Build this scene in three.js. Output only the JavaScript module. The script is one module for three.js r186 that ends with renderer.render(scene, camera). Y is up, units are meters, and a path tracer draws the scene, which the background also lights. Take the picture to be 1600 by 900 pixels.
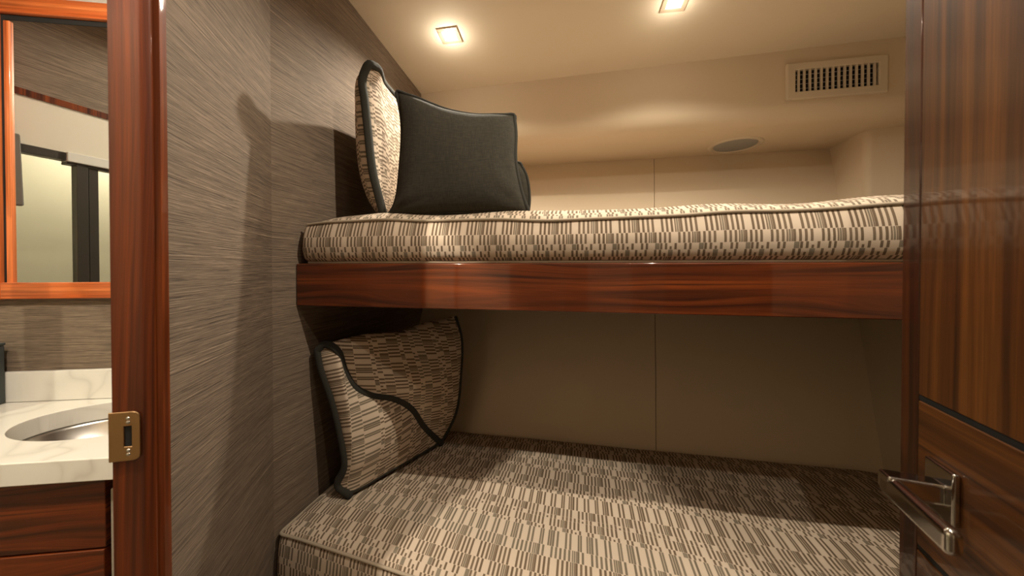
import * as THREE from 'three';
import { RoundedBoxGeometry } from 'three/addons/geometries/RoundedBoxGeometry.js';
import { mergeGeometries, toCreasedNormals, mergeVertices } from 'three/addons/utils/BufferGeometryUtils.js';

// ---------------------------------------------------------------- camera, lights, exposure
const scene = new THREE.Scene();
scene.background = new THREE.Color(0x000000);
const EYE = 1.25;
const camera = new THREE.PerspectiveCamera(78.58, 1600 / 900, 0.02, 30);
camera.position.set(0, EYE, 0);
camera.rotation.order = 'YXZ';
camera.rotation.y = Math.atan2(550, 2803);
camera.rotation.x = -0.011;
camera.setViewOffset(1600, 900, 0, 26, 1600, 900);
camera.focus = 1.05; camera.userData.fStop = 4;
scene.add(camera);

const renderer = new THREE.WebGLRenderer({ antialias: true });
renderer.toneMapping = THREE.LinearToneMapping;
renderer.toneMappingExposure = 1.0;
renderer.shadowMap.enabled = true;
renderer.shadowMap.type = THREE.PCFSoftShadowMap;

const WARM = new THREE.Color().setRGB(1.0, 0.90, 0.74);
// intensities of the downlights (candela)
const POWER = { bunkHead: 3.4, bunkMid: 1.6, aisle: 4.6, bath: 6.0, shower: 5.0, hall: 1.2 };

// ---------------------------------------------------------------- helpers
const V = (x, y, z) => new THREE.Vector3(x, y, z);
function rng(seed) { let a = seed >>> 0; return () => { a = (a + 0x6D2B79F5) | 0; let t = Math.imul(a ^ (a >>> 15), 1 | a); t = (t + Math.imul(t ^ (t >>> 7), 61 | t)) ^ t; return ((t ^ (t >>> 14)) >>> 0) / 4294967296; }; }
const names = {};
function numbered(n) { if (!(n in names)) { names[n] = 0; return n; } names[n]++; return n + '_' + String(names[n]).padStart(3, '0'); }
function shadows(m) { m.castShadow = true; m.receiveShadow = true; return m; }
function part(name, geo, mat, parent, label) {
  const g = Array.isArray(geo) ? mergeGeometries(geo.map(x => { const k = x.index ? x.toNonIndexed() : x; for (const a of Object.keys(k.attributes)) if (!['position', 'normal', 'uv'].includes(a)) k.deleteAttribute(a); return k; })) : geo;
  const m = shadows(new THREE.Mesh(g, mat)); m.name = numbered(name); parent.add(m);
  if (label) m.userData.label = label;
  return m;
}
function thing(name, label, category, pos = [0, 0, 0], group) {
  const o = new THREE.Group(); o.name = numbered(name); o.position.set(...pos); scene.add(o);
  o.userData = { label, category }; if (group) o.userData.group = group;
  return o;
}
function struct(name, label) { const o = new THREE.Group(); o.name = numbered(name); o.userData = { kind: 'structure', label }; scene.add(o); return o; }
function structMesh(name, geo, mat, label) { const m = part(name, geo, mat, scene); m.userData = { kind: 'structure', label }; return m; }

// a slab: front quad a,b,c,d (counter-clockwise from the front), extruded backwards by off; uv in metres
function slab(a, b, c, d, off, uvo = [0, 0]) {
  const f = [a, b, c, d].map(p => p.clone()), k = f.map(p => p.clone().add(off));
  const pos = [], uv = [], nor = [];
  const quad = (p, q, r, s) => {
    const ux = q.clone().sub(p).normalize(); const n = q.clone().sub(p).cross(s.clone().sub(p)).normalize(); const uy = n.clone().cross(ux);
    for (const v of [p, q, r, p, r, s]) { pos.push(v.x, v.y, v.z); const e = v.clone().sub(p); uv.push(e.dot(ux) + uvo[0], e.dot(uy) + uvo[1]); nor.push(n.x, n.y, n.z); }
  };
  quad(f[0], f[1], f[2], f[3]); quad(k[1], k[0], k[3], k[2]);
  for (let i = 0; i < 4; i++) { const j = (i + 1) % 4; quad(f[j], f[i], k[i], k[j]); }
  const g = new THREE.BufferGeometry();
  g.setAttribute('position', new THREE.Float32BufferAttribute(pos, 3)); g.setAttribute('normal', new THREE.Float32BufferAttribute(nor, 3)); g.setAttribute('uv', new THREE.Float32BufferAttribute(uv, 2));
  return g;
}
// vertical wall slab between two plan points, seen from the side where a is on the left
function wallSlab(a, b, y0, y1, off, uvo) { return slab(V(a[0], y0, a[1]), V(b[0], y0, b[1]), V(b[0], y1, b[1]), V(a[0], y1, a[1]), V(off[0], 0, off[1]), uvo); }
// rounded box with uv in metres (box projection)
function rbox(w, h, d, r = 0.003, seg = 2) {
  const g = new RoundedBoxGeometry(w, h, d, seg, Math.min(r, w / 2.01, h / 2.01, d / 2.01)); boxUV(g); return g;
}
function boxUV(g, ox = 0, oy = 0) {
  const p = g.attributes.position, n = g.attributes.normal, uv = new Float32Array(p.count * 2);
  for (let i = 0; i < p.count; i++) {
    const ax = Math.abs(n.getX(i)), ay = Math.abs(n.getY(i)), az = Math.abs(n.getZ(i)); let u, v;
    if (az >= ax && az >= ay) { u = p.getX(i); v = p.getY(i); } else if (ax >= ay) { u = p.getZ(i); v = p.getY(i); } else { u = p.getX(i); v = p.getZ(i); }
    uv[2 * i] = u + ox; uv[2 * i + 1] = v + oy;
  }
  g.setAttribute('uv', new THREE.BufferAttribute(uv, 2)); return g;
}
// apply a matrix; a mirrored basis turns the triangles round
function place(g, m) { g.applyMatrix4(m); if (m.determinant() < 0) { const flip = a => { for (let i = 0; i < a.count; i += 3) for (let k = 0; k < a.itemSize; k++) { const p = (i + 1) * a.itemSize + k, q = (i + 2) * a.itemSize + k, w = a.array[p]; a.array[p] = a.array[q]; a.array[q] = w; } }; if (g.index) flip(g.index); else for (const n of Object.keys(g.attributes)) flip(g.attributes[n]); const n = g.attributes.normal; for (let i = 0; i < n.array.length; i++) n.array[i] *= 1; g.computeVertexNormals(); } return g; }
function rotUV(g) { const u = g.attributes.uv; for (let i = 0; i < u.count; i++) { const a = u.getX(i); u.setXY(i, u.getY(i), -a); } return g; }
function tube(points, r, closed = false, seg = 80, rad = 8) {
  const c = new THREE.CatmullRomCurve3(points, closed, 'centripetal'); const g = new THREE.TubeGeometry(c, seg, r, rad, closed);
  const L = c.getLength(), u = g.attributes.uv; for (let i = 0; i < u.count; i++) u.setXY(i, u.getX(i) * L, u.getY(i) * r * 6.28);
  if (!closed) { const parts = [g.toNonIndexed()]; for (const t of [0, 1]) { const s = new THREE.SphereGeometry(r, rad, 6); const q = c.getPoint(t); s.translate(q.x, q.y, q.z); parts.push(s.toNonIndexed()); } return mergeGeometries(parts); }
  return g;
}

// ---------------------------------------------------------------- textures
const hash = (i, j, s) => { let h = Math.imul(i, 374761393) ^ Math.imul(j, 668265263) ^ Math.imul(s, 1442695041); h = Math.imul(h ^ (h >>> 13), 1274126177); return ((h ^ (h >>> 16)) >>> 0) / 4294967296; };
function vnoise(x, y, px, py, s) { // tiling value noise
  const x0 = Math.floor(x), y0 = Math.floor(y), fx = x - x0, fy = y - y0, sx = fx * fx * (3 - 2 * fx), sy = fy * fy * (3 - 2 * fy);
  const m = (a, p) => ((a % p) + p) % p;
  const a = hash(m(x0, px), m(y0, py), s), b = hash(m(x0 + 1, px), m(y0, py), s), c = hash(m(x0, px), m(y0 + 1, py), s), d = hash(m(x0 + 1, px), m(y0 + 1, py), s);
  return a + (b - a) * sx + (c - a) * sy + (a - b - c + d) * sx * sy;
}
function tex(w, h, metresU, metresV, fn, srgb = true) {
  const data = new Uint8Array(w * h * 4);
  for (let j = 0; j < h; j++) for (let i = 0; i < w; i++) { const c = fn(i / w, j / h, i, j), k = 4 * (j * w + i); data[k] = c[0]; data[k + 1] = c[1]; data[k + 2] = c[2]; data[k + 3] = 255; }
  const t = new THREE.DataTexture(data, w, h); t.wrapS = t.wrapT = THREE.RepeatWrapping; t.magFilter = THREE.LinearFilter; t.minFilter = THREE.LinearMipmapLinearFilter; t.generateMipmaps = true;
  t.repeat.set(1 / metresU, 1 / metresV); if (srgb) t.colorSpace = THREE.SRGBColorSpace; t.needsUpdate = true; return t;
}
const clamp = v => Math.max(0, Math.min(255, v));
const mix3 = (a, b, t) => [a[0] + (b[0] - a[0]) * t, a[1] + (b[1] - a[1]) * t, a[2] + (b[2] - a[2]) * t];

// grasscloth: long thin horizontal fibres, uv in metres, tile 0.8 x 0.6
function grassHeights() {
  const W = 1024, Hh = 1024, f = new Float32Array(W * Hh), R = rng(11);
  for (let k = 0; k < 14000; k++) {
    const y = R() * Hh, x = R() * W, len = 24 + R() * R() * 240, th = 0.7 + R() * 1.5, a = (R() - 0.5) * 0.82, tilt = (R() - 0.5) * 0.012;
    for (let i = 0; i < len; i++) {
      const env = Math.min(1, Math.min(i, len - i) / 14), yy = y + i * tilt * 1.0;
      for (let d = -Math.ceil(th); d <= Math.ceil(th); d++) { const w = Math.max(0, 1 - Math.abs(d - (yy - Math.floor(yy))) / th) * env; if (w <= 0) continue; f[((Math.floor(yy) + d + Hh * 2) % Hh) * W + (Math.floor(x + i) % W)] += a * w; }
    }
  }
  return { f, W, Hh };
}
const GH = grassHeights();
const grassMap = tex(1024, 1024, 0.8, 0.6, (u, v, i, j) => {
  const h = Math.max(-1, Math.min(1, GH.f[j * 1024 + i] * 1.0)), b = vnoise(u * 5, v * 9, 5, 9, 3) - 0.5;
  const t = 0.5 + h * 0.5; const c = mix3([62, 51, 42], [164, 143, 121], t); const k = 1 + b * 0.07; return [clamp(c[0] * k), clamp(c[1] * k), clamp(c[2] * k)];
});
const grassBump = tex(1024, 1024, 0.8, 0.6, (u, v, i, j) => { const t = clamp(128 + GH.f[j * 1024 + i] * 90); return [t, t, t]; }, false);

// walnut: grain along v
function woodTex(seed, dark, mid, light, mU, mV, wobble) {
  const W = 512, Hh = 1024;
  return tex(W, Hh, mU, mV, (u, v) => {
    const wv = (vnoise(u * 3, v * 2, 3, 2, seed) - 0.5) * wobble + (vnoise(u * 8, v * 5, 8, 5, seed + 1) - 0.5) * wobble * 0.35;
    const q = u + wv; const band = vnoise(q * 9, v * 1, 9, 1, seed + 2) * 0.55 + vnoise(q * 26, v * 2, 26, 2, seed + 3) * 0.45;
    const line = Math.pow(vnoise(q * 60, v * 3, 60, 3, seed + 4), 3); const pore = vnoise(q * 240, v * 22, 240, 22, seed + 5);
    let c = band < 0.5 ? mix3(dark, mid, band * 2) : mix3(mid, light, band * 2 - 1); c = mix3(c, dark, line * 0.75); const k = 0.9 + pore * 0.2; return [clamp(c[0] * k), clamp(c[1] * k), clamp(c[2] * k)];
  });
}
const walnutRed = woodTex(21, [44, 17, 6], [114, 52, 17], [162, 83, 30], 0.30, 1.1, 0.20);
const walnutDoor = woodTex(41, [40, 20, 8], [90, 52, 19], [126, 78, 33], 0.30, 1.3, 0.05);
const walnutBath = woodTex(61, [120, 50, 20], [196, 94, 42], [226, 130, 70], 0.30, 1.2, 0.08);

// woven fabric with rows of little bars; u across the bars, v along them
const PITCH = 0.0106, FABU = PITCH * 45, FABV = 0.52;
function barFabric() {
  const W = 1530, Hh = 1600, cv = document.createElement('canvas'); cv.width = W; cv.height = Hh; const g = cv.getContext('2d'), R = rng(7);
  const BG = [203, 184, 163], BAR = [110, 92, 73], GREY = [117, 105, 88], FILL = [176, 159, 138];
  const css = (c, d = 0) => `rgb(${c[0] + d | 0},${c[1] + d | 0},${c[2] + d | 0})`;
  g.fillStyle = css(BG); g.fillRect(0, 0, W, Hh);
  const p = W / 45;
  // motifs over nine pitches: . blank, b bar, d dense bar with fine bars beside it, w double bar, g grey block, h half-length bar
  const kinds = { tall: ['.bbbdbbbb', '.bbbbdbbb', '.bbbdbbbb', '.w.wbb.bb'], mid: ['.bbbdbbbb', 'bbb.bbbbd', '.bbbbbdbb'], short: ['bh.bbbb.b', '.bhb.bbhg', 'b.gbbhb.b', 'bb.hbbb.d', '.bbbbbhbb'] };
  const heights = { tall: [0.038, 0.009], mid: [0.024, 0.006], short: [0.012, 0.005] }, order = ['tall', 'mid', 'short', 'short', 'tall', 'mid', 'short', 'mid', 'short'];
  let y = 0, r = 0;
  while (y < Hh - 2) {
    const kind = order[r++ % order.length], hh = heights[kind]; let h = (hh[0] + R() * hh[1]) / FABV * Hh; if (Hh - y - h < 30) h = Hh - y;
    const motif = kinds[kind][Math.floor(R() * kinds[kind].length)], ph = R() * 9 * p, tone = R() < 0.22 && r > 3 ? GREY : BAR;
    const rect = (x, yy, w, hgt, c, d) => { for (const k of [0, -W, W]) { g.fillStyle = css(c, d); g.fillRect(x + k, yy, w, hgt); } };
    for (let i = 0; i < 45; i++) {
      const c = motif[i % 9], x = (i * p + ph) % W, d = (R() - 0.5) * 12, y0 = y + 1, h0 = h - 2;
      if (c === 'b') rect(x, y0, p * 0.49, h0, tone, d);
      else if (c === 'd') { rect(x - p * 0.2, y0, p * 1.2, h0, FILL, d); rect(x - p * 0.14, y0, p * 0.22, h0, tone, d); rect(x + p * 0.3, y0, p * 0.25, h0, GREY, d); rect(x + p * 0.74, y0, p * 0.2, h0, tone, d); }
      else if (c === 'w') { rect(x - p * 0.05, y0, p * 0.95, h0, FILL, d); rect(x - p * 0.05, y0, p * 0.36, h0, tone, d); rect(x + p * 0.54, y0, p * 0.36, h0, tone, d); }
      else if (c === 'g') rect(x - p * 0.05, y0, p * 0.95, h0, GREY, 12 + d);
      else if (c === 'h') rect(x, y0 + h0 * 0.5, p * 0.44, h0 * 0.5, tone, d);
    }
    y += h;
  }
  const t = new THREE.CanvasTexture(cv); t.colorSpace = THREE.SRGBColorSpace; t.wrapS = t.wrapT = THREE.RepeatWrapping; t.repeat.set(1 / FABU, 1 / FABV); t.anisotropy = 8; return t;
}
const barMap = barFabric();
const weave = tex(256, 256, 0.05, 0.05, (u, v, i, j) => { const t = 128 + 60 * Math.sin(i * Math.PI / 4) * Math.sin(j * Math.PI / 4) + (hash(i, j, 5) - 0.5) * 70; return [clamp(t), clamp(t), clamp(t)]; }, false);
const linenMap = tex(512, 512, 0.12, 0.12, (u, v, i, j) => { const t = (vnoise(u * 128, v * 10, 128, 10, 8) + vnoise(u * 10, v * 128, 10, 128, 9)) * 0.5 - 0.5; const k = 1 + t * 0.7; return [clamp(49 * k), clamp(45 * k), clamp(35 * k)]; });
const creamWeave = tex(512, 512, 0.1, 0.1, (u, v, i, j) => { const t = 128 + (vnoise(u * 128, v * 128, 128, 128, 4) - 0.5) * 120; return [t, t, t]; }, false);
function marbleTex() {
  return tex(1024, 1024, 0.9, 0.9, (u, v) => {
    const n = vnoise(u * 4, v * 4, 4, 4, 71) + vnoise(u * 9, v * 9, 9, 9, 72) * 0.5 + vnoise(u * 22, v * 22, 22, 22, 73) * 0.25; const w = Math.abs(((u * 2 + v * 1 + n * 0.9) % 1 + 1) % 1 - 0.5) * 2; const vein = Math.pow(1 - w, 9) * 0.22 + Math.pow(1 - Math.abs(((u - v * 2 + n * 0.6) % 1 + 1) % 1 - 0.5) * 2, 20) * 0.14;
    const c = mix3([232, 228, 220], [150, 144, 134], Math.min(1, vein)); const k = 0.97 + vnoise(u * 3, v * 3, 3, 3, 74) * 0.05; return [clamp(c[0] * k), clamp(c[1] * k), clamp(c[2] * k)];
  });
}

// ---------------------------------------------------------------- materials
const std = o => new THREE.MeshStandardMaterial(o), phy = o => new THREE.MeshPhysicalMaterial(o);
const lin = (r, g, b) => new THREE.Color().setRGB(r, g, b);
const M = {
  grass: std({ map: grassMap, bumpMap: grassBump, bumpScale: 0.0018, roughness: 0.8 }),
  cream: std({ color: lin(0.66, 0.54, 0.39), roughness: 0.7, bumpMap: creamWeave, bumpScale: 0.0003 }),
  ceiling: std({ color: lin(0.72, 0.62, 0.48), roughness: 0.75, bumpMap: creamWeave, bumpScale: 0.0002 }),
  rail: phy({ map: walnutRed, roughness: 0.55, specularIntensity: 0.35, clearcoat: 1, clearcoatRoughness: 0.06 }),
  door: phy({ map: walnutDoor, roughness: 0.55, specularIntensity: 0.35, clearcoat: 0.8, clearcoatRoughness: 0.05 }),
  doorDark: phy({ map: walnutDoor, color: lin(0.58, 0.42, 0.32), roughness: 0.55, specularIntensity: 0.35, clearcoat: 1, clearcoatRoughness: 0.05 }),
  jamb: phy({ map: woodTex(81, [48, 18, 6], [98, 43, 13], [122, 58, 20], 0.34, 1.5, 0.10), roughness: 0.55, specularIntensity: 0.35, clearcoat: 0.4, clearcoatRoughness: 0.06 }),
  bathWood: phy({ map: walnutBath, roughness: 0.35, clearcoat: 0.8, clearcoatRoughness: 0.08 }),
  vanity: phy({ map: walnutRed, color: lin(0.9, 0.8, 0.62), roughness: 0.5, specularIntensity: 0.4, clearcoat: 0.6, clearcoatRoughness: 0.15 }),
  fabric: std({ map: barMap, roughness: 0.92, bumpMap: weave, bumpScale: 0.0004 }),
  fabricPiping: std({ color: lin(0.42, 0.34, 0.25), roughness: 0.95, bumpMap: weave, bumpScale: 0.0006 }),
  dark: std({ map: linenMap, roughness: 0.95, bumpMap: weave, bumpScale: 0.0004 }),
  darkPiping: std({ color: lin(0.026, 0.024, 0.017), roughness: 0.95, bumpMap: weave, bumpScale: 0.0008 }),
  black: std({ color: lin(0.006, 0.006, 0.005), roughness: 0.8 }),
  chrome: std({ color: lin(0.62, 0.60, 0.56), metalness: 1, roughness: 0.12 }),
  steel: std({ color: lin(0.55, 0.53, 0.50), metalness: 1, roughness: 0.28 }),
  bronze: std({ color: lin(0.38, 0.24, 0.12), metalness: 1, roughness: 0.3 }),
  mirror: std({ color: lin(0.86, 0.88, 0.86), metalness: 1, roughness: 0.0 }),
  marble: std({ map: marbleTex(), roughness: 0.2 }),
  vent: std({ color: lin(0.62, 0.53, 0.40), roughness: 0.5 }),
  grille: std({ color: lin(0.30, 0.29, 0.27), roughness: 0.7 }),
  trimRing: std({ color: lin(0.50, 0.38, 0.27), roughness: 0.4, metalness: 0.3 }),
  glow: std({ color: 0xffffff, emissive: lin(1, 0.93, 0.8), emissiveIntensity: 4, roughness: 0.5 }),
  carpet: std({ color: lin(0.24, 0.20, 0.155), roughness: 1, bumpMap: weave, bumpScale: 0.001 }),
  darkFrame: std({ color: lin(0.065, 0.058, 0.048), roughness: 0.35, metalness: 0.4 }),
  white: std({ color: lin(0.62, 0.60, 0.55), roughness: 0.4 }),
  glass: phy({ color: lin(0.86, 0.87, 0.82), transmission: 1, roughness: 0.02, thickness: 0, ior: 1.45 }),
  showerWall: std({ color: lin(0.66, 0.61, 0.51), roughness: 0.25 }),
  greyTowel: std({ color: lin(0.16, 0.15, 0.13), roughness: 1 }),
  tumbler: std({ color: lin(0.045, 0.052, 0.052), roughness: 0.55 }),
  post: std({ color: lin(0.36, 0.31, 0.26), roughness: 0.4 }),
  platform: std({ color: lin(0.10, 0.06, 0.035), roughness: 0.6 }),
};

// ---------------------------------------------------------------- the setting
// plan points: partition with the bathroom door, head wall, hull lining
const J = [-0.6208, -0.4077], CORN = [-0.808, -0.7972], XH = -0.808;
const pd = new THREE.Vector2(CORN[0] - J[0], CORN[1] - J[1]).normalize();       // along the partition, into the cabin
const pn = new THREE.Vector2(-0.9013, 0.4333);                                  // partition normal, into the bathroom
const along = (t, o = 0) => [J[0] + pd.x * t + pn.x * o, J[1] + pd.y * t + pn.y * o];
const PT = 0.043, TOP = 2.45;
const CAS = 0.029;   // width of the casing
// ceiling: slopes gently down to the hull
const ceilY = (x, z) => 2.1945 + (z + 1.1188) * 0.0939 + (x + 0.808) * 0.0158;
structMesh('floor', slab(V(-2.4, 0, 1.4), V(2.0, 0, 1.4), V(2.0, 0, -2.4), V(-2.4, 0, -2.4), V(0, -0.05, 0)), M.carpet, 'pale beige cabin carpet');
{
  const c = [[-0.83, 0.05], [1.72, 0.05], [1.72, -1.74], [-0.83, -1.74]].map(([x, z]) => V(x, ceilY(x, z), z));
  const g1 = slab(c[3], c[2], c[1], c[0], V(0, 0.06, 0));
  const e = [[-0.9, 1.42], [1.72, 1.42], [1.72, 0.05], [-0.9, 0.05]].map(([x, z]) => V(x, ceilY(x, 0.05), z));
  const g2 = slab(e[3], e[2], e[1], e[0], V(0, 0.06, 0));
  structMesh('ceiling', [g1, g2], M.ceiling, 'cream padded cabin ceiling');
}
structMesh('wall_head', wallSlab([XH, -0.7972], [XH, -2.35], 0, TOP, [-0.02, 0], [0.37, 0]), M.grass, 'grey brown grasscloth wall at the head of the bunks');
{
  const a = along(CAS), b = CORN, hingeSide = along(-0.62), back = along(-1.55);
  const w = struct('wall_left', 'grey brown grasscloth partition between cabin and bathroom');
  part('wall_panel', wallSlab(a, b, 0, TOP, [pn.x * PT, pn.y * PT]), M.grass, w);
  part('wall_panel', wallSlab(back, hingeSide, 0, TOP, [pn.x * PT, pn.y * PT]), M.grass, w);
  part('lintel', wallSlab(hingeSide, along(CAS), 1.985, TOP, [pn.x * PT, pn.y * PT]), M.grass, w);
}
// hull lining: leans outwards with height, two panels with a joint
const hullZ = y => -1.4586 - (y - 0.565) * 0.523;
{
  const w = struct('wall_back', 'cream panelled hull lining behind the bunks');
  const seam = y => 0.2904 + (y - 0.565) * 0.0908;
  const p = (x, y, d = 0) => V(x, y, hullZ(y) - d);
  const g = 0.0013, y0 = 0.2, y1 = 1.95;
  part('lining_panel', slab(p(-0.83, y0), p(seam(y0) - g, y0), p(seam(y1) - g, y1), p(-0.83, y1), V(0, 0, -0.02)), M.cream, w);
  part('lining_panel', slab(p(seam(y0) + g, y0), p(1.5, y0), p(1.5, y1), p(seam(y1) + g, y1), V(0, 0, -0.02)), M.cream, w);
  part('lining_backing', slab(p(-0.83, 0, 0.008), p(1.72, 0, 0.008), p(1.72, 2.1, 0.008), p(-0.83, 2.1, 0.008), V(0, 0, -0.03)), M.platform, w);
}
// soffit boxed in above the hull lining
{
  const sz = -1.6937, yb = 1.877, R = 0.07, pr = [[sz, 2.35], [sz, yb + R]];
  for (let i = 1; i <= 10; i++) { const a = i / 10 * Math.PI / 2; pr.push([sz - R + R * Math.cos(a), yb + R - R * Math.sin(a)]); }
  pr.push([-2.22, yb - 0.004], [-2.22, 2.35]);
  const s = new THREE.Shape(pr.map(([z, y]) => new THREE.Vector2(-z, y)));
  const g = new THREE.ExtrudeGeometry(s, { depth: 2.55, bevelEnabled: false }); place(g, new THREE.Matrix4().makeBasis(V(0, 0, -1), V(0, 1, 0), V(1, 0, 0))); g.translate(-0.83, 0, 0);
  structMesh('wall_soffit', toCreasedNormals(g, 0.5), M.cream, 'cream boxed soffit over the back of the upper bunk');
}
// end wall: a boxed-in column with a rounded corner above, a leaning panel below
{
  const w = struct('wall_right', 'cream boxed corner at the foot of the bunks');
  const jn = y => { const t = (1.8576 - y) / (1.8576 - 0.5548); return V(1.2773 - 0.2371 * t, y, -2.1346 + 0.6814 * t + 0.0); };
  const pos = [], uv = [], idx = []; const NY = 8, rows = [];
  for (let i = 0; i <= NY; i++) {
    const y = 1.36 + (1.89 - 1.36) * i / NY, j = jn(y), c = V(1.272, y, -1.885), r = 0.032; const pts = [];
    let a = j.clone(); if (a.z > c.z - r - 0.005) { a.x = c.x + (a.x - c.x) * 0.0 - 0.01; a.z = c.z - r - 0.005; } pts.push(a);
    for (let k = 0; k <= 6; k++) { const q = k / 6 * Math.PI / 2; pts.push(V(c.x + r - r * Math.cos(q), y, c.z - r + r * Math.sin(q))); }
    pts.push(V(1.74, y, -1.80)); rows.push(pts);
  }
  rows.forEach(pts => { let L = 0; pts.forEach((p, k) => { if (k) L += p.distanceTo(pts[k - 1]); pos.push(p.x, p.y, p.z); uv.push(L, p.y); }); });
  const n = rows[0].length; for (let i = 0; i < NY; i++) for (let k = 0; k < n - 1; k++) { const a = i * n + k; idx.push(a, a + 1, a + n + 1, a, a + n + 1, a + n); }
  const g = new THREE.BufferGeometry(); g.setAttribute('position', new THREE.Float32BufferAttribute(pos, 3)); g.setAttribute('uv', new THREE.Float32BufferAttribute(uv, 2)); g.setIndex(idx); g.computeVertexNormals();
  part('corner_box', g, M.cream, w);
  const b0 = jn(0.1), b1 = jn(1.37);
  part('end_panel', slab(b0, b0.clone().add(V(0.10, 0, 1.0)), b1.clone().add(V(0.10, 0, 1.0)), b1, V(0.02, 0, 0)), M.cream, w);
  part('side_panel', wallSlab([1.70, -2.3], [1.70, 1.42], 0, TOP, [0.03, 0]), M.cream, w);
}
structMesh('wall_front', wallSlab([1.72, 1.40], [-2.4, 1.40], 0, TOP, [0, 0.04]), M.cream, 'cream wall behind the viewer');

// door lining and casing of the bathroom doorway
{
  const w = struct('trim_1', 'glossy dark walnut lining and casing of the bathroom doorway');
  const s = new THREE.Shape(); // plan profile in (t along partition, o into the bathroom)
  const pr = [[-0.004, PT + 0.004], [-0.004, 0.013]];
  for (let i = 0; i <= 6; i++) { const a = i / 6 * Math.PI / 2; pr.push([-0.004 + 0.009 * (1 - Math.cos(a)) , 0.013 - 0.013 * Math.sin(a)]); }
  pr.push([0.006, 0.004], [0.009, 0.004], [0.009, -0.002]);
  pr.push([0.011, -0.005], [CAS - 0.003, -0.005], [CAS, -0.002], [CAS, 0.01], [0.02, PT + 0.004]);
  pr.forEach(([t, o], i) => i ? s.lineTo(t, o) : s.moveTo(t, o));
  const g = new THREE.ExtrudeGeometry(s, { depth: 2.005, bevelEnabled: false });
  const m = new THREE.Matrix4().makeBasis(V(pd.x, 0, pd.y), V(pn.x, 0, pn.y), V(0, 1, 0)); m.setPosition(J[0], 0, J[1]); place(g, m);
  const gg = toCreasedNormals(g, 0.6); const P = gg.attributes.position, u = gg.attributes.uv; for (let i = 0; i < P.count; i++) { const t = (P.getX(i) - J[0]) * pd.x + (P.getZ(i) - J[1]) * pd.y, o = (P.getX(i) - J[0]) * pn.x + (P.getZ(i) - J[1]) * pn.y; u.setXY(i, 0.09 + o * 1.0 - t * 0.9, P.getY(i)); }
  part('door_lining', gg, M.jamb, w);
  part('head_casing', wallSlab(along(-0.62), along(0.01), 1.972, 2.012, [pn.x * (PT + 0.01), pn.y * (PT + 0.01)]), M.jamb, w);
}

// bathroom shell: mirror wall, side wall with the shower, rear wall, ceiling
const mB = V(-1.4881, 0, -0.8685), md = V(0.94852, 0, -0.31673), mn = V(0.31673, 0, 0.94852);
const bm = (s, y, o) => mB.clone().addScaledVector(md, s).addScaledVector(mn, o).setY(y);
const swd = V(0.7106, 0, 0.7670), swn = V(0.7670, 0, -0.7106), sw0 = V(-1.7376, 0, -0.5767);   // shower side wall, seen only in the mirror
const sw = (s, y, o) => sw0.clone().addScaledVector(swd, s).addScaledVector(swn, o).setY(y);
const slabF = (f, s0, s1, y0, y1, o0, o1) => { const a = f(s0, y0, o1), b = f(s1, y0, o1), c = f(s1, y1, o1), d = f(s0, y1, o1); return slab(a, b, c, d, f(s0, y0, o0).sub(a)); };
structMesh('wall_bathroom_back', slabF(bm, -0.55, 0.685, 0, TOP, -0.03, 0), M.grass, 'grasscloth bathroom wall behind the vanity');
{
  const w = struct('wall_bathroom_left', 'bathroom side wall over the shower');
  const flip = (s0, s1, y0, y1, o0, o1) => { const a = sw(s1, y0, o1), b = sw(s0, y0, o1), c = sw(s0, y1, o1), d = sw(s1, y1, o1); return slab(a, b, c, d, sw(s0, y0, o0).sub(b)); };
  part('upper_panel', flip(-0.35, 1.3, 1.858, TOP, -0.04, 0.0), M.grass, w);
  part('wood_strip', flip(-0.35, 1.3, 1.836, 1.858, -0.04, 0.006), M.rail, w);
  part('cream_panel', flip(-0.35, 1.3, 1.672, 1.836, -0.04, 0.0), M.showerWall, w);
  part('kerb', flip(-0.35, 1.3, 0, 0.12, -0.04, 0.0), M.showerWall, w);
  // the shower recess behind the glass
  part('shower_back', flip(-0.35, 1.3, 0, TOP, -0.72, -0.68), M.showerWall, w);
  part('shower_side', [slabF(sw, -0.37, -0.35, 0, TOP, -0.70, -0.04), slabF(sw, 1.3, 1.32, 0, TOP, -0.70, -0.04)], M.showerWall, w);
  part('shower_ceiling', slabF(sw, -0.37, 1.32, 2.2, 2.24, -0.70, -0.04), M.showerWall, w);
}
structMesh('wall_bathroom_front', wallSlab([-0.12, 0.62], [-2.2, 0.62], 0, TOP, [0, 0.03]), M.cream, 'bathroom end wall');
structMesh('ceiling_bathroom', slab(V(-2.1, 2.22, -1.2), V(-0.70, 2.22, -1.2), V(-0.16, 2.22, 0.64), V(-2.1, 2.22, 0.64), V(0, 0.05, 0)), M.ceiling, 'cream bathroom ceiling');

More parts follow.
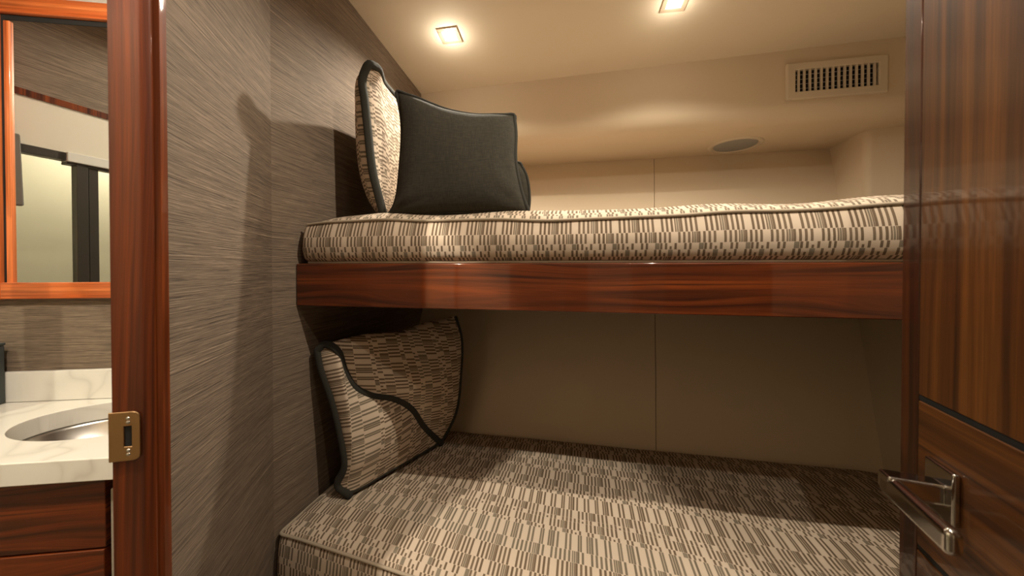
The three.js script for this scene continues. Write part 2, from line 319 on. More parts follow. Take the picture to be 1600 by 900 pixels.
// ---------------------------------------------------------------- downlights
function downlight(x, y, z, size, power, label, turn, tilt, angle = 1.25, radius = 0.45, spill = 0, pen = 0.7) {
  const t = thing('downlight', label, 'light', [x, y, z], 'square recessed ceiling downlights'); t.rotation.order = 'YXZ'; t.rotation.y = turn; t.rotation.x = tilt;
  const h = size / 2, i = size * 0.31, f = [];
  for (const [px, pz, w, d] of [[0, -(h + i) / 2, size, h - i], [0, (h + i) / 2, size, h - i], [-(h + i) / 2, 0, h - i, 2 * i], [(h + i) / 2, 0, h - i, 2 * i]]) { const b = rbox(w, 0.006, d, 0.0012, 1); b.translate(px, -0.001, pz); f.push(b); }
  part('trim_ring', f, M.trimRing, t);
  const lens = new THREE.BoxGeometry(2 * i, 0.004, 2 * i); lens.translate(0, 0.0, 0); part('lens', lens, M.glow, t);
  const l = new THREE.SpotLight(WARM, power, 0, angle, pen, 2); l.position.set(0, -0.012, 0); l.target.position.set(0, -1, 0); l.castShadow = true; l.shadow.radius = radius; l.shadow.mapSize.set(1024, 1024); t.add(l, l.target);
  if (spill) { const q = new THREE.PointLight(WARM, spill, 0, 2); q.position.set(0, -0.05, 0); q.castShadow = true; q.shadow.radius = 0.5; t.add(q); }   // extra point lamp added for the bright halo on the ceiling
  return t;
}
const tilt = -0.0939;
downlight(-0.5165, ceilY(-0.5165, -1.342) - 0.001, -1.342, 0.082, POWER.bunkHead, 'glowing square downlight in the ceiling above the stacked cushions', 0.03, tilt, 1.25, 0.45, 0.06);
downlight(0.325, ceilY(0.325, -1.343) - 0.001, -1.343, 0.086, POWER.bunkMid, 'square downlight at the top edge, above the middle of the upper bunk', 0.06, tilt, 1.25, 0.45, 0.04);
downlight(0.36, ceilY(0.36, -0.49) - 0.001, -0.49, 0.082, POWER.aisle, 'square downlight over the aisle in front of the bunks', 0, tilt, 1.46, 0.45, 0, 0.28);
downlight(0.30, ceilY(0.30, -0.05) - 0.001, -0.05, 0.082, POWER.hall, 'added unseen square downlight in the passage above the viewer', 0, tilt, 1.4);  // unseen lamp, added for the door-edge shadow and some soft fill
downlight(-0.755, 2.219, -0.12, 0.082, POWER.bath, 'square downlight in the bathroom ceiling', 0.4, 0, 1.53, 0.45, 0, 0.1);
downlight(-1.75, 2.199, 0.05, 0.082, POWER.shower, 'added unseen square downlight over the shower', 0.4, 0, 1.5);  // unseen lamp, added to brighten the recess behind the glass

// ---------------------------------------------------------------- air vent and speaker in the soffit
{
  const t = thing('air_vent', 'cream rectangular air vent with louvres on the soffit', 'vent', [1.024, 2.028, -1.6937]);
  const W = 0.350, H = 0.142, w = 0.300, h = 0.096, f = [];
  const sh = new THREE.Shape([[-W / 2, -H / 2], [W / 2, -H / 2], [W / 2, H / 2], [-W / 2, H / 2]].map(p => new THREE.Vector2(...p)));
  sh.holes.push(new THREE.Path([[-w / 2, -h / 2], [-w / 2, h / 2], [w / 2, h / 2], [w / 2, -h / 2]].map(p => new THREE.Vector2(...p))));
  const g = new THREE.ExtrudeGeometry(sh, { depth: 0.012, bevelEnabled: true, bevelSize: 0.003, bevelThickness: 0.004, bevelSegments: 2 }); g.translate(0, 0, 0.002); part('frame', g, M.vent, t);
  const b = new THREE.BoxGeometry(w + 0.006, h + 0.006, 0.002); b.translate(0, 0, 0.002); part('duct', b, M.black, t, 'dark opening behind the louvres');
  for (let i = 0; i < 14; i++) { const s = rbox(0.006, h, 0.009, 0.001, 1); s.rotateY(0.25); s.translate(-w / 2 + w * (i + 0.75) / 14.5, 0, 0.012); part('louvre', s, M.vent, t); }
  for (let i = 0; i < 4; i++) { const s = rbox(w, 0.0028, 0.004, 0.001, 1); s.translate(0, -h / 2 + h * (i + 1) / 5, 0.0055); part('cross_louvre', s, M.grille, t); }
}
{
  const t = thing('speaker', 'round grey speaker set into the underside of the soffit', 'speaker', [0.771, 1.8765, -1.993]);
  const ring = new THREE.LatheGeometry([[0.102, 0.004], [0.102, -0.003], [0.105, -0.007], [0.116, -0.007], [0.123, -0.002], [0.124, 0.004]].map(p => new THREE.Vector2(...p)), 64); part('ring', ring, M.vent, t);
  const gr = new THREE.LatheGeometry([[0, -0.007], [0.05, -0.0065], [0.095, -0.004], [0.1025, 0.002]].map(p => new THREE.Vector2(...p)), 64); part('grille', gr, M.grille, t);
}

// ---------------------------------------------------------------- bunks
{
  const t = thing('upper_bunk', 'varnished walnut upper bunk shelf fixed between the walls', 'bunk', [XH, 1.14, -0.876]);
  const rail = rbox(2.04, 0.1205, 0.03, 0.003, 3); rotUV(rail); rail.translate(1.022, 0.0605, -0.015); part('front_rail', rail, M.rail, t);
  const pl = slab(V(0.002, 0.09, -0.03), V(2.06, 0.09, -0.03), V(2.06, 0.09, -0.972), V(0.002, 0.09, -0.972), V(0, -0.06, 0)); part('platform', pl, M.platform, t);
}
{
  const t = thing('lower_bunk', 'walnut fronted base under the lower mattress', 'bunk', [0, 0, 0]);
  const a = V(-0.803, 0, -0.80), b = V(1.05, 0, -0.535);
  const fr = wallSlab([a.x, a.z], [b.x, b.z], 0, 0.34, [0, -0.02]); rotUV(fr); part('front_panel', fr, M.rail, t);
  const top = slab(V(-0.803, 0.345, -0.80), V(1.03, 0.345, -0.537), V(1.0, 0.345, -1.33), V(-0.803, 0.345, -1.33), V(0, -0.02, 0)); part('platform', top, M.platform, t);
}
// a boxed mattress: subdivided box whose surface is shaped by fn; welts along the long edges
function smooth(a, b, x) { const t = Math.max(0, Math.min(1, (x - a) / (b - a))); return t * t * (3 - 2 * t); }
function mattressGeo(L, Hm, D, shape, uvShift, r = 0.02) {
  const g = new THREE.BoxGeometry(L, Hm, D, 150, 16, 60), p = g.attributes.position, n = g.attributes.normal, uv = g.attributes.uv;
  for (let i = 0; i < p.count; i++) {
    let x = p.getX(i), y = p.getY(i), z = p.getZ(i);
    const nx = Math.abs(n.getX(i)), ny = Math.abs(n.getY(i));
    if (ny > 0.5) uv.setXY(i, x + uvShift[0], -z + uvShift[1]); else if (nx > 0.5) uv.setXY(i, z + uvShift[0], y + uvShift[2]); else uv.setXY(i, x + uvShift[0], y + uvShift[2]);
    const cx = Math.max(-L / 2 + r, Math.min(L / 2 - r, x)), cy = Math.max(-Hm / 2 + r, Math.min(Hm / 2 - r, y)), cz = Math.max(-D / 2 + r, Math.min(D / 2 - r, z));
    const d = V(x - cx, y - cy, z - cz), l = d.length(); if (l > 1e-6) { d.multiplyScalar(Math.min(1, r / l) ); const m = Math.max(Math.abs(x - cx), Math.abs(y - cy), Math.abs(z - cz)); const q = V(x - cx, y - cy, z - cz).normalize().multiplyScalar(m); x = cx + q.x; y = cy + q.y; z = cz + q.z; }
    const q = shape(x, y, z); p.setXYZ(i, q.x, q.y, q.z);
  }
  g.deleteAttribute('normal'); const u2 = g.toNonIndexed(); const pos = u2.clone(); pos.deleteAttribute('uv'); const w = mergeVertices(pos, 1e-5); w.computeVertexNormals();
  // carry smooth normals across uv seams
  const key = (a, i) => `${Math.round(a.getX(i) * 1e5)},${Math.round(a.getY(i) * 1e5)},${Math.round(a.getZ(i) * 1e5)}`, map = new Map(); for (let i = 0; i < w.attributes.position.count; i++) map.set(key(w.attributes.position, i), i);
  const N = new Float32Array(u2.attributes.position.count * 3); for (let i = 0; i < u2.attributes.position.count; i++) { const k = map.get(key(u2.attributes.position, i)); if (k === undefined) continue; N[3 * i] = w.attributes.normal.getX(k); N[3 * i + 1] = w.attributes.normal.getY(k); N[3 * i + 2] = w.attributes.normal.getZ(k); }
  u2.setAttribute('normal', new THREE.BufferAttribute(N, 3)); return u2;
}
{
  const L = 1.94, Hm = 0.112, D = 0.93, x0 = -0.79, zf = -0.884, yb = 1.262;
  const t = thing('mattress', 'mattress in striped beige fabric lying on the upper bunk', 'mattress', [x0 + L / 2, yb, zf - D / 2], 'striped bunk mattresses');
  const wave = x => 0.002 * Math.sin(x * 9.0 + 1.0) + 0.0015 * Math.sin(x * 21 + 0.4) - 0.014 * Math.exp(-Math.pow((x - 0.02) / 0.24, 2)) + 0.004 * smooth(0.2, 0.9, x);
  const shape = (x, y, z) => {
    const v = y / Hm + 0.5, X = x + x0 + L / 2, ex = 1 - Math.pow(Math.abs(2 * x / L), 14), ez = Math.min(1, (D / 2 - Math.abs(z)) / 0.07), crown = Math.pow(Math.max(0, ez), 0.55);
    let zz = z; const front = Math.max(0, (z - D / 2 + 0.06) / 0.06);
    zz += front * (0.014 * Math.sin(Math.PI * Math.min(1, v * 1.06)) - 0.010 * (1 - smooth(0, 0.16, v)) + 0.0025 * Math.sin(X * 37 + 2));
    const yy = y + Hm / 2 + smooth(0.45, 1, v) * wave(X) + smooth(0.8, 1, v) * (0.033 * crown * Math.min(1, ex * 1.4) + 0.009 * crown * Math.exp(-Math.pow((X - 0.0) / 0.26, 2)) + 0.003 * Math.sin(X * 15 + z * 9) * crown);
    return V(x, yy, zz);
  };
  part('cover', mattressGeo(L, Hm, D, shape, [0.1, 0.0, 0.465], 0.014), M.fabric, t);
  const line = (v, off) => { const pts = []; for (let i = 0; i <= 60; i++) { const x = -L / 2 + 0.012 + (L - 0.024) * i / 60, q = shape(x, v * Hm - Hm / 2, D / 2 - 0.004); pts.push(V(q.x, q.y + off, q.z + 0.001)); } return pts; };
  part('piping', tube(line(0.985, 0), 0.0042, false, 240, 7), M.fabricPiping, t);
  part('piping', tube(line(0.055, -0.004), 0.0042, false, 240, 7), M.fabricPiping, t);
}
{
  const L = 1.83, Hm = 0.19, D = 0.62, yb = 0.348;
  const t = thing('mattress', 'wide mattress in striped beige fabric on the lower berth', 'mattress', [-0.798 + L / 2, yb, -1.45 + D / 2], 'striped bunk mattresses');
  const zb = -1.442, cz0 = -1.45 + D / 2;
  const shape = (x, y, z) => {
    const v = y / Hm + 0.5, X = x - 0.798 + L / 2; const frac = (z + D / 2) / D;             // 0 at the back, 1 at the front
    const zfront = -0.797 + 0.143 * (X + 0.798) + 0.0; const Z = zb + (zfront - zb) * frac;
    const ez = Math.min(1, Math.min(frac, 1 - frac) * 6), ex = Math.min(1, (L / 2 - Math.abs(x)) / 0.10), crown = Math.pow(Math.max(0, Math.min(1, ez)), 0.5) * Math.pow(Math.max(0, ex), 0.5);
    let zz = Z; const front = smooth(0.94, 1, frac); zz += front * (0.012 * Math.sin(Math.PI * v));
    const yy = y + Hm / 2 + smooth(0.8, 1, v) * (0.028 * crown + 0.0025 * Math.sin(X * 11 + Z * 7) * crown - 0.003 * crown * Math.exp(-Math.pow((Z + 1.0 - 0.12 * X) / 0.03, 2)));
    const back = Math.max(0, (v - 0.0)); 
    return V(x, yy, zz - cz0 + (1 - frac) * (0.106 - 0.106 * v));
  };
  part('cover', mattressGeo(L, Hm, D, shape, [0.37, 0.2, 0.31], 0.02), M.fabric, t);
  const line = (v) => { const pts = []; for (let i = 0; i <= 60; i++) { const x = -L / 2 + 0.014 + (L - 0.028) * i / 60, q = shape(x, v * Hm - Hm / 2, D / 2 - 0.005); pts.push(V(q.x, q.y, q.z + 0.001)); } return pts; };
  const q0 = []; for (let i = 0; i <= 12; i++) { const z = -D / 2 + 0.02 + (D - 0.03) * i / 12, q = shape(-L / 2 + 0.004, Hm / 2 - 0.006, z); q0.push(V(q.x, q.y, q.z)); }
  part('piping', tube([...q0, ...line(0.975)], 0.0042, false, 300, 7), M.fabricPiping, t);
  part('piping', tube(line(0.06), 0.0042, false, 240, 7), M.fabricPiping, t);
}

// ---------------------------------------------------------------- cushions
function sheet(nu, nv, fn, uvfn) {
  const pos = [], uv = [], idx = []; for (let j = 0; j <= nv; j++) for (let i = 0; i <= nu; i++) { const p = fn(i / nu, j / nv); pos.push(p.x, p.y, p.z); const q = uvfn(i / nu, j / nv, p); uv.push(q[0], q[1]); }
  for (let j = 0; j < nv; j++) for (let i = 0; i < nu; i++) { const a = j * (nu + 1) + i; idx.push(a, a + 1, a + nu + 2, a, a + nu + 2, a + nu + 1); }
  const g = new THREE.BufferGeometry(); g.setAttribute('position', new THREE.Float32BufferAttribute(pos, 3)); g.setAttribute('uv', new THREE.Float32BufferAttribute(uv, 2)); g.setIndex(idx); g.computeVertexNormals(); return g;
}
// a cushion between four corners (bl, br, tr, tl) with optional edge curves; two bulging faces and a welt
function cushion(t, c, o) {
  const [bl, br, tr, tl] = c; const edge = (a, b, pts) => { const k = pts ? new THREE.CatmullRomCurve3([a, ...pts, b], false, 'centripetal') : null; return s => k ? k.getPoint(s) : a.clone().lerp(b, s); };
  const eb = edge(bl, br, o.bottom), et = edge(tl, tr, o.top), el = edge(bl, tl, o.left), er = edge(br, tr, o.right);
  const base = (s, u) => { const a = eb(s).lerp(et(s), u).add(el(u).lerp(er(u), s)); const b = bl.clone().lerp(br, s).lerp(tl.clone().lerp(tr, s), u); return a.sub(b); };
  const nrm = br.clone().sub(bl).add(tr.clone().sub(tl)).cross(tl.clone().sub(bl).add(tr.clone().sub(br))).normalize();
  const w = (br.distanceTo(bl) + tr.distanceTo(tl)) / 2, h = (tl.distanceTo(bl) + tr.distanceTo(br)) / 2;
  const prof = x => Math.pow(Math.max(0, 4 * x * (1 - x)), o.pow ?? 0.55);
  const face = sgn => (s, u) => { const k = prof(s) * prof(u); const T = sgn > 0 ? o.front : o.back; const e = Math.min(1, 6 * Math.min(s, 1 - s, u, 1 - u)); const wr = o.wrinkle ? o.wrinkle(s, u) * e : 0; return base(s, u).addScaledVector(nrm, sgn * (T * k + wr)).add(V(0, -(o.sag ?? 0) * k, 0)); };
  const uvf = (s, u) => o.turn ? [u * h + (o.u0 ?? 0), s * w + (o.v0 ?? 0)] : [s * w + (o.u0 ?? 0), u * h + (o.v0 ?? 0)];
  const f = sheet(40, 40, face(1), uvf), b = sheet(40, 40, face(-1), uvf); const bi = b.index.array; for (let i = 0; i < bi.length; i += 3) { const q = bi[i]; bi[i] = bi[i + 1]; bi[i + 1] = q; } b.computeVertexNormals();
  part('cushion_cover', [f, b], o.mat, t);
  const loop = []; for (const [e, rev] of [[eb, 0], [er, 0], [et, 1], [el, 1]]) for (let i = 0; i < 10; i++) loop.push(e(rev ? 1 - i / 10 : i / 10));
  part('piping', tube(loop, o.r, true, 220, 9), M.darkPiping, t, 'dark charcoal piping');
}
{
  const t = thing('cushion', 'striped beige cushion with thick dark piping leaning on the wall above the upper bunk', 'cushion', [0, 0, 0]);
  cushion(t, [V(-0.594, 1.420, -0.98), V(-0.770, 1.425, -1.33), V(-0.715, 1.880, -1.36), V(-0.6375, 1.872, -0.98)], {
    left: [V(-0.606, 1.471, -0.975), V(-0.626, 1.55, -0.975), V(-0.640, 1.649, -0.978), V(-0.652, 1.748, -0.98), V(-0.660, 1.837, -0.98)],
    top: [V(-0.634, 1.881, -1.02), V(-0.652, 1.874, -1.07), V(-0.668, 1.880, -1.13), V(-0.685, 1.886, -1.24)],
    front: 0.030, back: 0.075, pow: 0.5, r: 0.0125, mat: M.fabric, turn: true, u0: 0.13, v0: 0.05,
  });
}
{
  const t = thing('cushion', 'plain charcoal cushion facing the room on the upper bunk', 'cushion', [0, 0, 0], 'charcoal cushions');
  cushion(t, [V(-0.556, 1.400, -0.945), V(-0.142, 1.400, -0.955), V(-0.194, 1.697, -1.02), V(-0.557, 1.791, -1.0)], {
    left: [V(-0.535, 1.44, -0.95), V(-0.527, 1.55, -0.965), V(-0.532, 1.68, -0.985)], right: [V(-0.165, 1.47, -0.965), V(-0.182, 1.55, -0.98), V(-0.186, 1.64, -1.005)],
    top: [V(-0.49, 1.765, -1.0), V(-0.40, 1.725, -1.005), V(-0.31, 1.703, -1.01), V(-0.25, 1.70, -1.015)], bottom: [V(-0.48, 1.402, -0.94), V(-0.35, 1.405, -0.94), V(-0.22, 1.403, -0.948)],
    front: 0.05, back: 0.05, pow: 0.5, r: 0.0055, mat: M.dark, u0: 0, v0: 0,
    wrinkle: (s, u) => 0.004 * Math.sin(14 * (s - u) + 3) * Math.exp(-Math.pow((s - 0.12) / 0.16, 2) - Math.pow((u - 0.12) / 0.16, 2)) * 2 + 0.004 * Math.sin(18 * (s + u)) * Math.exp(-Math.pow((s - 0.9) / 0.14, 2) - Math.pow((u - 0.2) / 0.2, 2)) + 0.002 * Math.sin(9 * s + 6 * u),
  });
}
{
  const t = thing('cushion', 'small charcoal cushion mostly hidden behind the larger one', 'cushion', [0, 0, 0], 'charcoal cushions');
  cushion(t, [V(-0.48, 1.408, -1.14), V(-0.165, 1.405, -1.10), V(-0.192, 1.585, -1.12), V(-0.47, 1.66, -1.16)], {
    right: [V(-0.160, 1.47, -1.105), V(-0.170, 1.54, -1.11)], front: 0.03, back: 0.05, pow: 0.5, r: 0.0045, mat: M.dark, u0: 0.05, v0: 0.03,
  });
}
// the slumped cushion below: a bulging body of triangular patches between its welts
{
  const t = thing('cushion', 'slumped striped beige cushion with dark piping in the corner of the lower bunk', 'cushion', [0, 0, 0]);
  const C1 = V(-0.778, 1.000, -0.925), C2 = V(-0.676, 0.574, -0.926), C3 = V(-0.528, 0.574, -1.27), C4 = V(-0.487, 1.058, -1.32), C5 = V(-0.775, 0.60, -1.30);
  const curve = (...p) => new THREE.CatmullRomCurve3(p, false, 'centripetal');
  const E = {
    12: curve(C1, V(-0.765, 0.946, -0.925), V(-0.729, 0.852, -0.926), V(-0.701, 0.749, -0.926), V(-0.688, 0.659, -0.926), V(-0.712, 0.60, -0.926), C2),
    13: curve(C1, V(-0.756, 1.018, -0.93), V(-0.719, 1.0, -0.935), V(-0.707, 0.938, -0.95), V(-0.685, 0.884, -0.965), V(-0.642, 0.85, -0.99), V(-0.596, 0.829, -1.03), V(-0.565, 0.779, -1.09), V(-0.552, 0.679, -1.17), C3),
    34: curve(C3, V(-0.474, 0.689, -1.285), V(-0.459, 0.834, -1.30), V(-0.461, 0.968, -1.315), C4),
    14: curve(C1, V(-0.711, 1.015, -1.02), V(-0.653, 1.012, -1.12), V(-0.58, 1.042, -1.22), C4),
    23: curve(C2, V(-0.655, 0.574, -0.965), V(-0.625, 0.578, -1.03), V(-0.58, 0.578, -1.13), C3),
    45: curve(C4, V(-0.64, 0.92, -1.36), C5), 25: curve(C2, V(-0.74, 0.59, -1.1), C5), 15: curve(C1, V(-0.785, 0.8, -1.12), C5), 35: curve(C3, V(-0.65, 0.585, -1.30), C5),
  };
  const get = (i, j, s0) => { const s = Math.max(0, Math.min(1, s0)); return E[`${i}${j}`] ? E[`${i}${j}`].getPoint(s) : E[`${j}${i}`].getPoint(1 - s); };
  const C = [null, C1, C2, C3, C4, C5];
  function patch(i, j, k, bulge, dir, uvfn, N = 36) {
    const P = [C[i], C[j], C[k]], pos = [], uv = [], idx = []; const id = {};
    const dev = (a, b, s) => get(a, b, s).sub(C[a].clone().lerp(C[b], s));
    for (let a = 0; a <= N; a++) for (let b = 0; b <= N - a; b++) {
      const A = a / N, B = b / N, G = Math.max(0, 1 - A - B), p = P[0].clone().multiplyScalar(A).addScaledVector(P[1], B).addScaledVector(P[2], G);
      const flat = p.clone();
      if (A + B > 1e-6) p.addScaledVector(dev(i, j, B / (A + B)), Math.pow(1 - G, 2)); if (B + G > 1e-6) p.addScaledVector(dev(j, k, G / (B + G)), Math.pow(1 - A, 2)); if (A + G > 1e-6) p.addScaledVector(dev(i, k, G / (A + G)), Math.pow(1 - B, 2));
      p.addScaledVector(dir, bulge * Math.pow(27 * A * B * G, 0.6));
      id[a + ',' + b] = pos.length / 3; pos.push(p.x, p.y, p.z); uv.push(...uvfn(p, flat));
    }
    for (let a = 0; a < N; a++) for (let b = 0; b < N - a; b++) { idx.push(id[a + ',' + b], id[(a + 1) + ',' + b], id[a + ',' + (b + 1)]); if (b < N - a - 1) idx.push(id[(a + 1) + ',' + b], id[(a + 1) + ',' + (b + 1)], id[a + ',' + (b + 1)]); }
    const g = new THREE.BufferGeometry(); g.setAttribute('position', new THREE.Float32BufferAttribute(pos, 3)); g.setAttribute('uv', new THREE.Float32BufferAttribute(uv, 2)); g.setIndex(idx); g.computeVertexNormals();
    // face outward
    const n = g.attributes.normal; let s = 0; for (let q = 0; q < n.count; q++) s += n.getX(q) * dir.x + n.getY(q) * dir.y + n.getZ(q) * dir.z; if (s < 0) { const ar = g.index.array; for (let q = 0; q < ar.length; q += 3) { const w = ar[q]; ar[q] = ar[q + 1]; ar[q + 1] = w; } g.computeVertexNormals(); }
    return g;
  }
  const up = C1.clone().sub(C2).normalize(), across = C3.clone().sub(C2).normalize();
  const dA = V(0.75, 0.15, 0.6).normalize(), dB = V(0.65, 0.65, 0.3).normalize();
  const upB = C4.clone().sub(C3).normalize(), acB = C4.clone().sub(C1).normalize();
  const uvA = p => [p.clone().sub(C2).dot(up) * 1.0, p.clone().sub(C2).dot(across)], uvB = p => [p.clone().sub(C3).dot(upB) + 0.2, p.clone().sub(C1).dot(acB) + 0.07];
  const body = [patch(1, 2, 3, 0.035, dA, uvA), patch(1, 3, 4, 0.05, dB, uvB), patch(1, 4, 5, 0.02, V(-0.5, 0.5, -0.7).normalize(), uvB), patch(1, 2, 5, 0.015, V(-1, 0, 0.1).normalize(), uvA), patch(2, 3, 5, 0.0, V(0, -1, 0), uvA), patch(3, 4, 5, 0.02, V(0.2, 0, -1).normalize(), uvB)];
  part('cushion_cover', body, M.fabric, t);
  part('piping', tube([...[...Array(24)].map((_, i) => get(2, 1, i / 24)), ...[...Array(31)].map((_, i) => get(1, 3, i / 30))], 0.0115, false, 260, 10), M.darkPiping, t, 'thick dark charcoal piping');
  part('piping', tube([...Array(21)].map((_, i) => get(3, 4, i / 20 * 0.985)), 0.007, false, 100, 8), M.darkPiping, t, 'dark charcoal piping');
  part('piping', tube([...Array(21)].map((_, i) => get(2, 3, i / 20).add(V(0, 0.004, 0))), 0.006, false, 100, 8), M.darkPiping, t, 'dark charcoal piping');
}

// ---------------------------------------------------------------- cabin door, opened inwards beside the viewer
{
  const t = struct('door_1', 'glossy walnut cabin door standing open'); t.position.set(0.490, 0, -0.654); t.rotation.y = 0;
  const h = V(-0.1857, 0, 0.9826), n = V(-0.9826, 0, -0.1857);            // towards the hinges; out of the visible face
  const m = new THREE.Matrix4().makeBasis(h, V(0, 1, 0), n.clone()); // local x: along the door, y up, z out of the face
  const put = (g, s, y, z) => { g.translate(s, y, z); g.applyMatrix4(m); return g; };
  const TH = 0.036, DW = 0.62, DH = 2.06;
  const box = (s0, s1, y0, y1, z0, z1, r = 0.002, horiz) => { const g = rbox(s1 - s0, y1 - y0, z1 - z0, r, 2); if (horiz) rotUV(g); return put(g, (s0 + s1) / 2, (y0 + y1) / 2, (z0 + z1) / 2); };
  part('door_core', box(0.001, DW, 0.02, DH, -TH, -0.006), M.platform, t);
  part('stile', box(0, 0.0375, 0.015, DH, -TH, 0.0), M.doorDark, t);
  part('door_panel', box(0.039, DW, 1.065, DH, -0.02, 0.0), M.door, t);
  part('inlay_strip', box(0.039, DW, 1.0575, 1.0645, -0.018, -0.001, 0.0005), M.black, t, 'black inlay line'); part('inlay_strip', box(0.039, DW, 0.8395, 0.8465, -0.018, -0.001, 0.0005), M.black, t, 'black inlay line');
  part('rail', box(0.039, DW, 0.847, 1.057, -0.02, 0.0, 0.002, true), M.door, t);
  part('door_panel', box(0.039, DW, 0.02, 0.839, -0.02, 0.0, 0.002, true), M.door, t);
  const hd = new THREE.Group(); hd.name = numbered('door_handle'); hd.userData.label = 'chrome lever door handle'; t.add(hd);
  const hs = 0.093, hy = 0.955;
  part('rose', box(hs - 0.026, hs + 0.026, hy - 0.034, hy + 0.034, 0.0, 0.008, 0.003), M.chrome, hd);
  part('neck', box(hs - 0.012, hs + 0.014, hy - 0.014, hy + 0.012, 0.006, 0.064, 0.004), M.chrome, hd);
  const pts = []; part('lever', box(hs - 0.012, hs + 0.115, hy - 0.020, hy + 0.010, 0.047, 0.064, 0.0080), M.chrome, hd);
}

// ---------------------------------------------------------------- strike plate on the door lining
{
  const base = V(J[0] - pd.x * 0.0048, 1.006, J[1] - pd.y * 0.0048);
  const t = thing('strike_plate', 'polished metal strike plate screwed to the bathroom door lining', 'plate', base.toArray());
  const m = new THREE.Matrix4().makeBasis(V(pn.x, 0, pn.y), V(0, 1, 0), V(-pd.x, 0, -pd.y));   // local x into the bathroom, z out of the lining
  const sh = new THREE.Shape(); const w0 = 0.013, w1 = 0.049, hh = 0.035, r = 0.010;
  sh.moveTo(w1, -hh); sh.lineTo(w1, hh); sh.lineTo(w0 + r, hh); sh.quadraticCurveTo(w0, hh, w0, hh - r); sh.lineTo(w0, -hh + r); sh.quadraticCurveTo(w0, -hh, w0 + r, -hh); sh.lineTo(w1, -hh);
  const ho = new THREE.Path(); ho.moveTo(0.022, -0.0155); ho.lineTo(0.032, -0.0155); ho.lineTo(0.032, 0.0155); ho.lineTo(0.022, 0.0155); ho.lineTo(0.022, -0.0155); sh.holes.push(ho);
  const g = new THREE.ExtrudeGeometry(sh, { depth: 0.0012, bevelEnabled: true, bevelSize: 0.0006, bevelThickness: 0.0006, bevelSegments: 1 }); g.translate(0, 0, 0.0008); place(g, m); part('plate', g, M.bronze, t);
  const hb = new THREE.BoxGeometry(0.012, 0.033, 0.0008); hb.translate(0.027, 0, 0.0006); place(hb, m); part('latch_hole', hb, M.black, t, 'dark latch opening');
  for (const y of [-0.026, -0.0205, 0.0205, 0.026]) { const s = new THREE.SphereGeometry(0.0024, 12, 8); s.scale(1.1, 1, 0.6); s.translate(0.0265, y, 0.0026); place(s, m); part('screw', s, M.steel, t); }
}

// ---------------------------------------------------------------- bathroom
const bbox = (s0, s1, y0, y1, o0, o1, r = 0.002, horiz) => { const g = rbox(s1 - s0, y1 - y0, o1 - o0, r, 2); if (horiz) rotUV(g); g.applyMatrix4(new THREE.Matrix4().makeBasis(md, V(0, 1, 0), mn)); const c = bm((s0 + s1) / 2, (y0 + y1) / 2, (o0 + o1) / 2); g.translate(c.x, c.y, c.z); return g; };
{
  const t = thing('vanity', 'walnut bathroom vanity with horizontal grain drawers', 'cabinet');
  part('carcass', [bbox(-0.228, -0.21, 0.06, 0.776, 0.004, 0.374), bbox(0.304, 0.322, 0.06, 0.776, 0.004, 0.374), bbox(-0.21, 0.304, 0.06, 0.08, 0.004, 0.374), bbox(-0.21, 0.304, 0.08, 0.776, 0.004, 0.016)], M.platform, t);
  part('drawer', bbox(-0.228, 0.324, 0.6155, 0.774, 0.374, 0.392, 0.002, true), M.vanity, t);
  part('drawer', bbox(-0.228, 0.322, 0.30, 0.6115, 0.374, 0.394, 0.002, true), M.vanity, t);
  part('drawer', bbox(-0.228, 0.322, 0.07, 0.296, 0.374, 0.394, 0.002, true), M.vanity, t);
}
{
  const t = thing('post', 'slim pale post standing at the end of the vanity', 'post');
  part('post_body', bbox(0.333, 0.351, 0.0, 0.748, 0.36, 0.392, 0.004), M.post, t);
}
{
  const t = thing('countertop', 'white veined marble countertop with a matching upstand', 'countertop');
  const sh = new THREE.Shape([[-0.395, 0.003], [0.44, 0.003], [0.44, 0.413], [-0.205, 0.413]].map(p => new THREE.Vector2(...p))); const ho = new THREE.Path(); ho.absellipse(0.145, 0.170, 0.208, 0.142, 0, Math.PI * 2, true); sh.holes.push(ho);
  const g = new THREE.ExtrudeGeometry(sh, { depth: 0.046, bevelEnabled: true, bevelSize: 0.002, bevelThickness: 0.002, bevelSegments: 2, curveSegments: 64 });
  const mm = new THREE.Matrix4().makeBasis(md, mn, V(0, 1, 0)); const o = bm(0, 0.782, 0); mm.setPosition(o.x, o.y, o.z); place(g, mm); part('slab', g, M.marble, t);
  part('upstand', bbox(-0.37, 0.44, 0.831, 0.9245, 0.001, 0.016, 0.002), M.marble, t);
}
{
  const t = thing('sink', 'oval stainless steel sink under the marble counter', 'sink', bm(0.145, 0.79, 0.170).toArray());
  const prof = [[0.0, -0.115], [0.08, -0.113], [0.14, -0.098], [0.185, -0.06], [0.203, -0.02], [0.210, -0.010], [0.222, -0.010], [0.222, -0.014]].map(p => new THREE.Vector2(p[0], p[1])); const g = new THREE.LatheGeometry(prof, 64); g.scale(1, 1, 0.70); g.applyMatrix4(new THREE.Matrix4().makeBasis(md, V(0, 1, 0), mn)); part('bowl', g, M.steel, t);
  const d = new THREE.CylinderGeometry(0.022, 0.022, 0.003, 24); d.translate(0, -0.112, 0); part('drain', d, M.chrome, t);
}
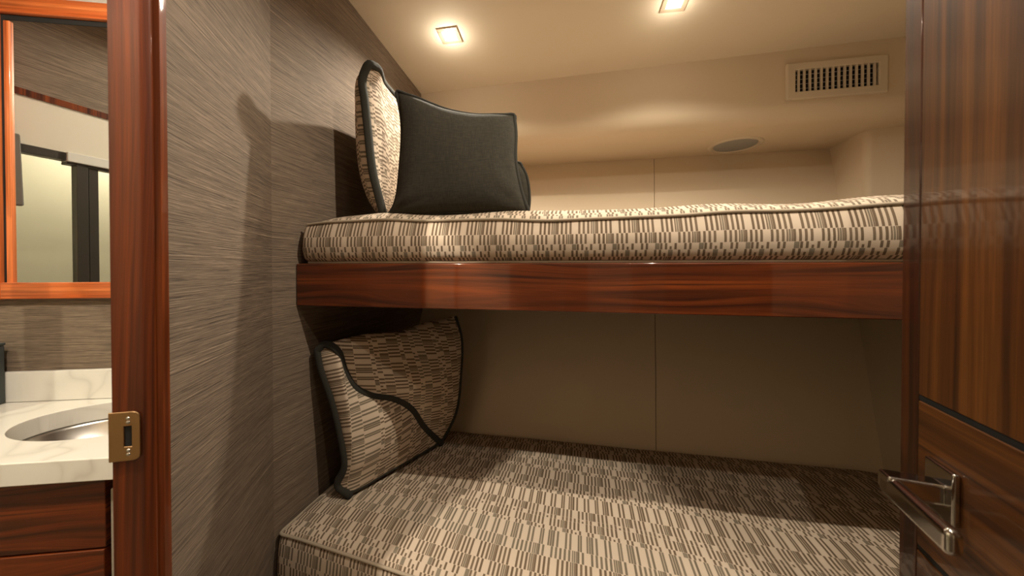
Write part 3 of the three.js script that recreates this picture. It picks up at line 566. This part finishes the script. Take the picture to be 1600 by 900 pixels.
{
  const t = thing('tumbler', 'dark grey square container at the left end of the counter', 'container', bm(-0.312, 0.8325, 0.05).toArray());
  const g = rbox(0.072, 0.178, 0.06, 0.004, 2); g.applyMatrix4(new THREE.Matrix4().makeBasis(md, V(0, 1, 0), mn)); g.translate(0, 0.089, 0); part('body', g, M.tumbler, t);
  const l = rbox(0.075, 0.008, 0.063, 0.003, 2); l.applyMatrix4(new THREE.Matrix4().makeBasis(md, V(0, 1, 0), mn)); l.translate(0, 0.182, 0); part('rim', l, M.tumbler, t);
}
{
  const t = thing('mirror', 'bathroom mirror in an orange walnut frame over the vanity', 'mirror');
  part('glass', bbox(-0.27, 0.42, 1.195, 2.03, 0.002, 0.006, 0.0005), M.mirror, t);
  part('frame_stile', bbox(-0.37, -0.288, 1.15, 2.09, 0.0, 0.022, 0.004), M.bathWood, t);
  part('frame_rail', bbox(-0.286, 0.44, 1.152, 1.2035, 0.0, 0.022, 0.004, true), M.bathWood, t, 'lower rail of the mirror frame');
  part('frame_rail', bbox(-0.37, 0.44, 2.032, 2.084, 0.0, 0.022, 0.004, true), M.bathWood, t, 'upper rail of the mirror frame');
  part('shadow_strip', [bbox(-0.289, -0.278, 1.2, 2.034, 0.0, 0.008, 0.0005), bbox(-0.289, 0.44, 2.016, 2.034, 0.0, 0.0075, 0.0005)], M.black, t);  // black strips stand in for the shadow along the inside of the frame
  part('reflection_strip', bbox(-0.278, -0.262, 1.2, 2.012, 0.0, 0.012, 0.002), M.bathWood, t);  // wood strip stands in for the stile edge reflected in the glass
}
{
  const t = thing('cream_panel', 'cream panel on the bathroom wall above the mirror', 'panel');
  part('panel', bbox(-0.37, 0.44, 2.086, 2.215, 0.001, 0.012, 0.002), M.white, t);
}
{ // the shower enclosure, seen in the mirror
  const t = thing('shower_door', 'sliding glass shower doors in a dark frame seen in the mirror', 'shower door');
  const sb = (s0, s1, y0, y1, o0, o1, r = 0.002) => { const g = rbox(s1 - s0, y1 - y0, o1 - o0, r, 2); g.applyMatrix4(new THREE.Matrix4().makeBasis(swd, V(0, 1, 0), swn.clone().negate())); const c = sw((s0 + s1) / 2, (y0 + y1) / 2, (o0 + o1) / 2); g.translate(c.x, c.y, c.z); return g; };
  part('top_rail', sb(-0.345, 0.02, 1.642, 1.671, -0.03, 0.004), M.darkFrame, t);
  part('top_rail', sb(0.016, 1.29, 1.640, 1.674, -0.03, 0.012), M.white, t, 'white overlapping rail');
  part('top_rail', sb(0.016, 1.29, 1.630, 1.640, -0.03, 0.002), M.darkFrame, t);
  part('post', sb(0.040, 0.069, 0.12, 1.642, -0.03, 0.004), M.darkFrame, t);
  part('post', sb(0.0715, 0.097, 0.12, 1.642, -0.03, 0.0), M.darkFrame, t);
  part('glass_pane', sb(-0.345, 0.042, 0.13, 1.645, -0.014, -0.008, 0.001), M.glass, t);
  part('glass_pane', sb(0.095, 1.29, 0.13, 1.645, -0.026, -0.020, 0.001), M.glass, t);
}
{
  const t = thing('towel', 'small grey towel hanging beside the shower glass in the mirror', 'towel');
  const g = rbox(0.04, 0.24, 0.018, 0.006, 3); const p = g.attributes.position; for (let i = 0; i < p.count; i++) { const y = p.getY(i); p.setX(i, p.getX(i) * (1 - 0.3 * (y / 0.24 + 0.5)) ); } g.computeVertexNormals();
  g.applyMatrix4(new THREE.Matrix4().makeBasis(swd, V(0, 1, 0), swn.clone().negate())); const c = sw(-0.103, 1.577, 0.016); g.translate(c.x, c.y, c.z); part('towel_cloth', g, M.greyTowel, t);
}

renderer.render(scene, camera);
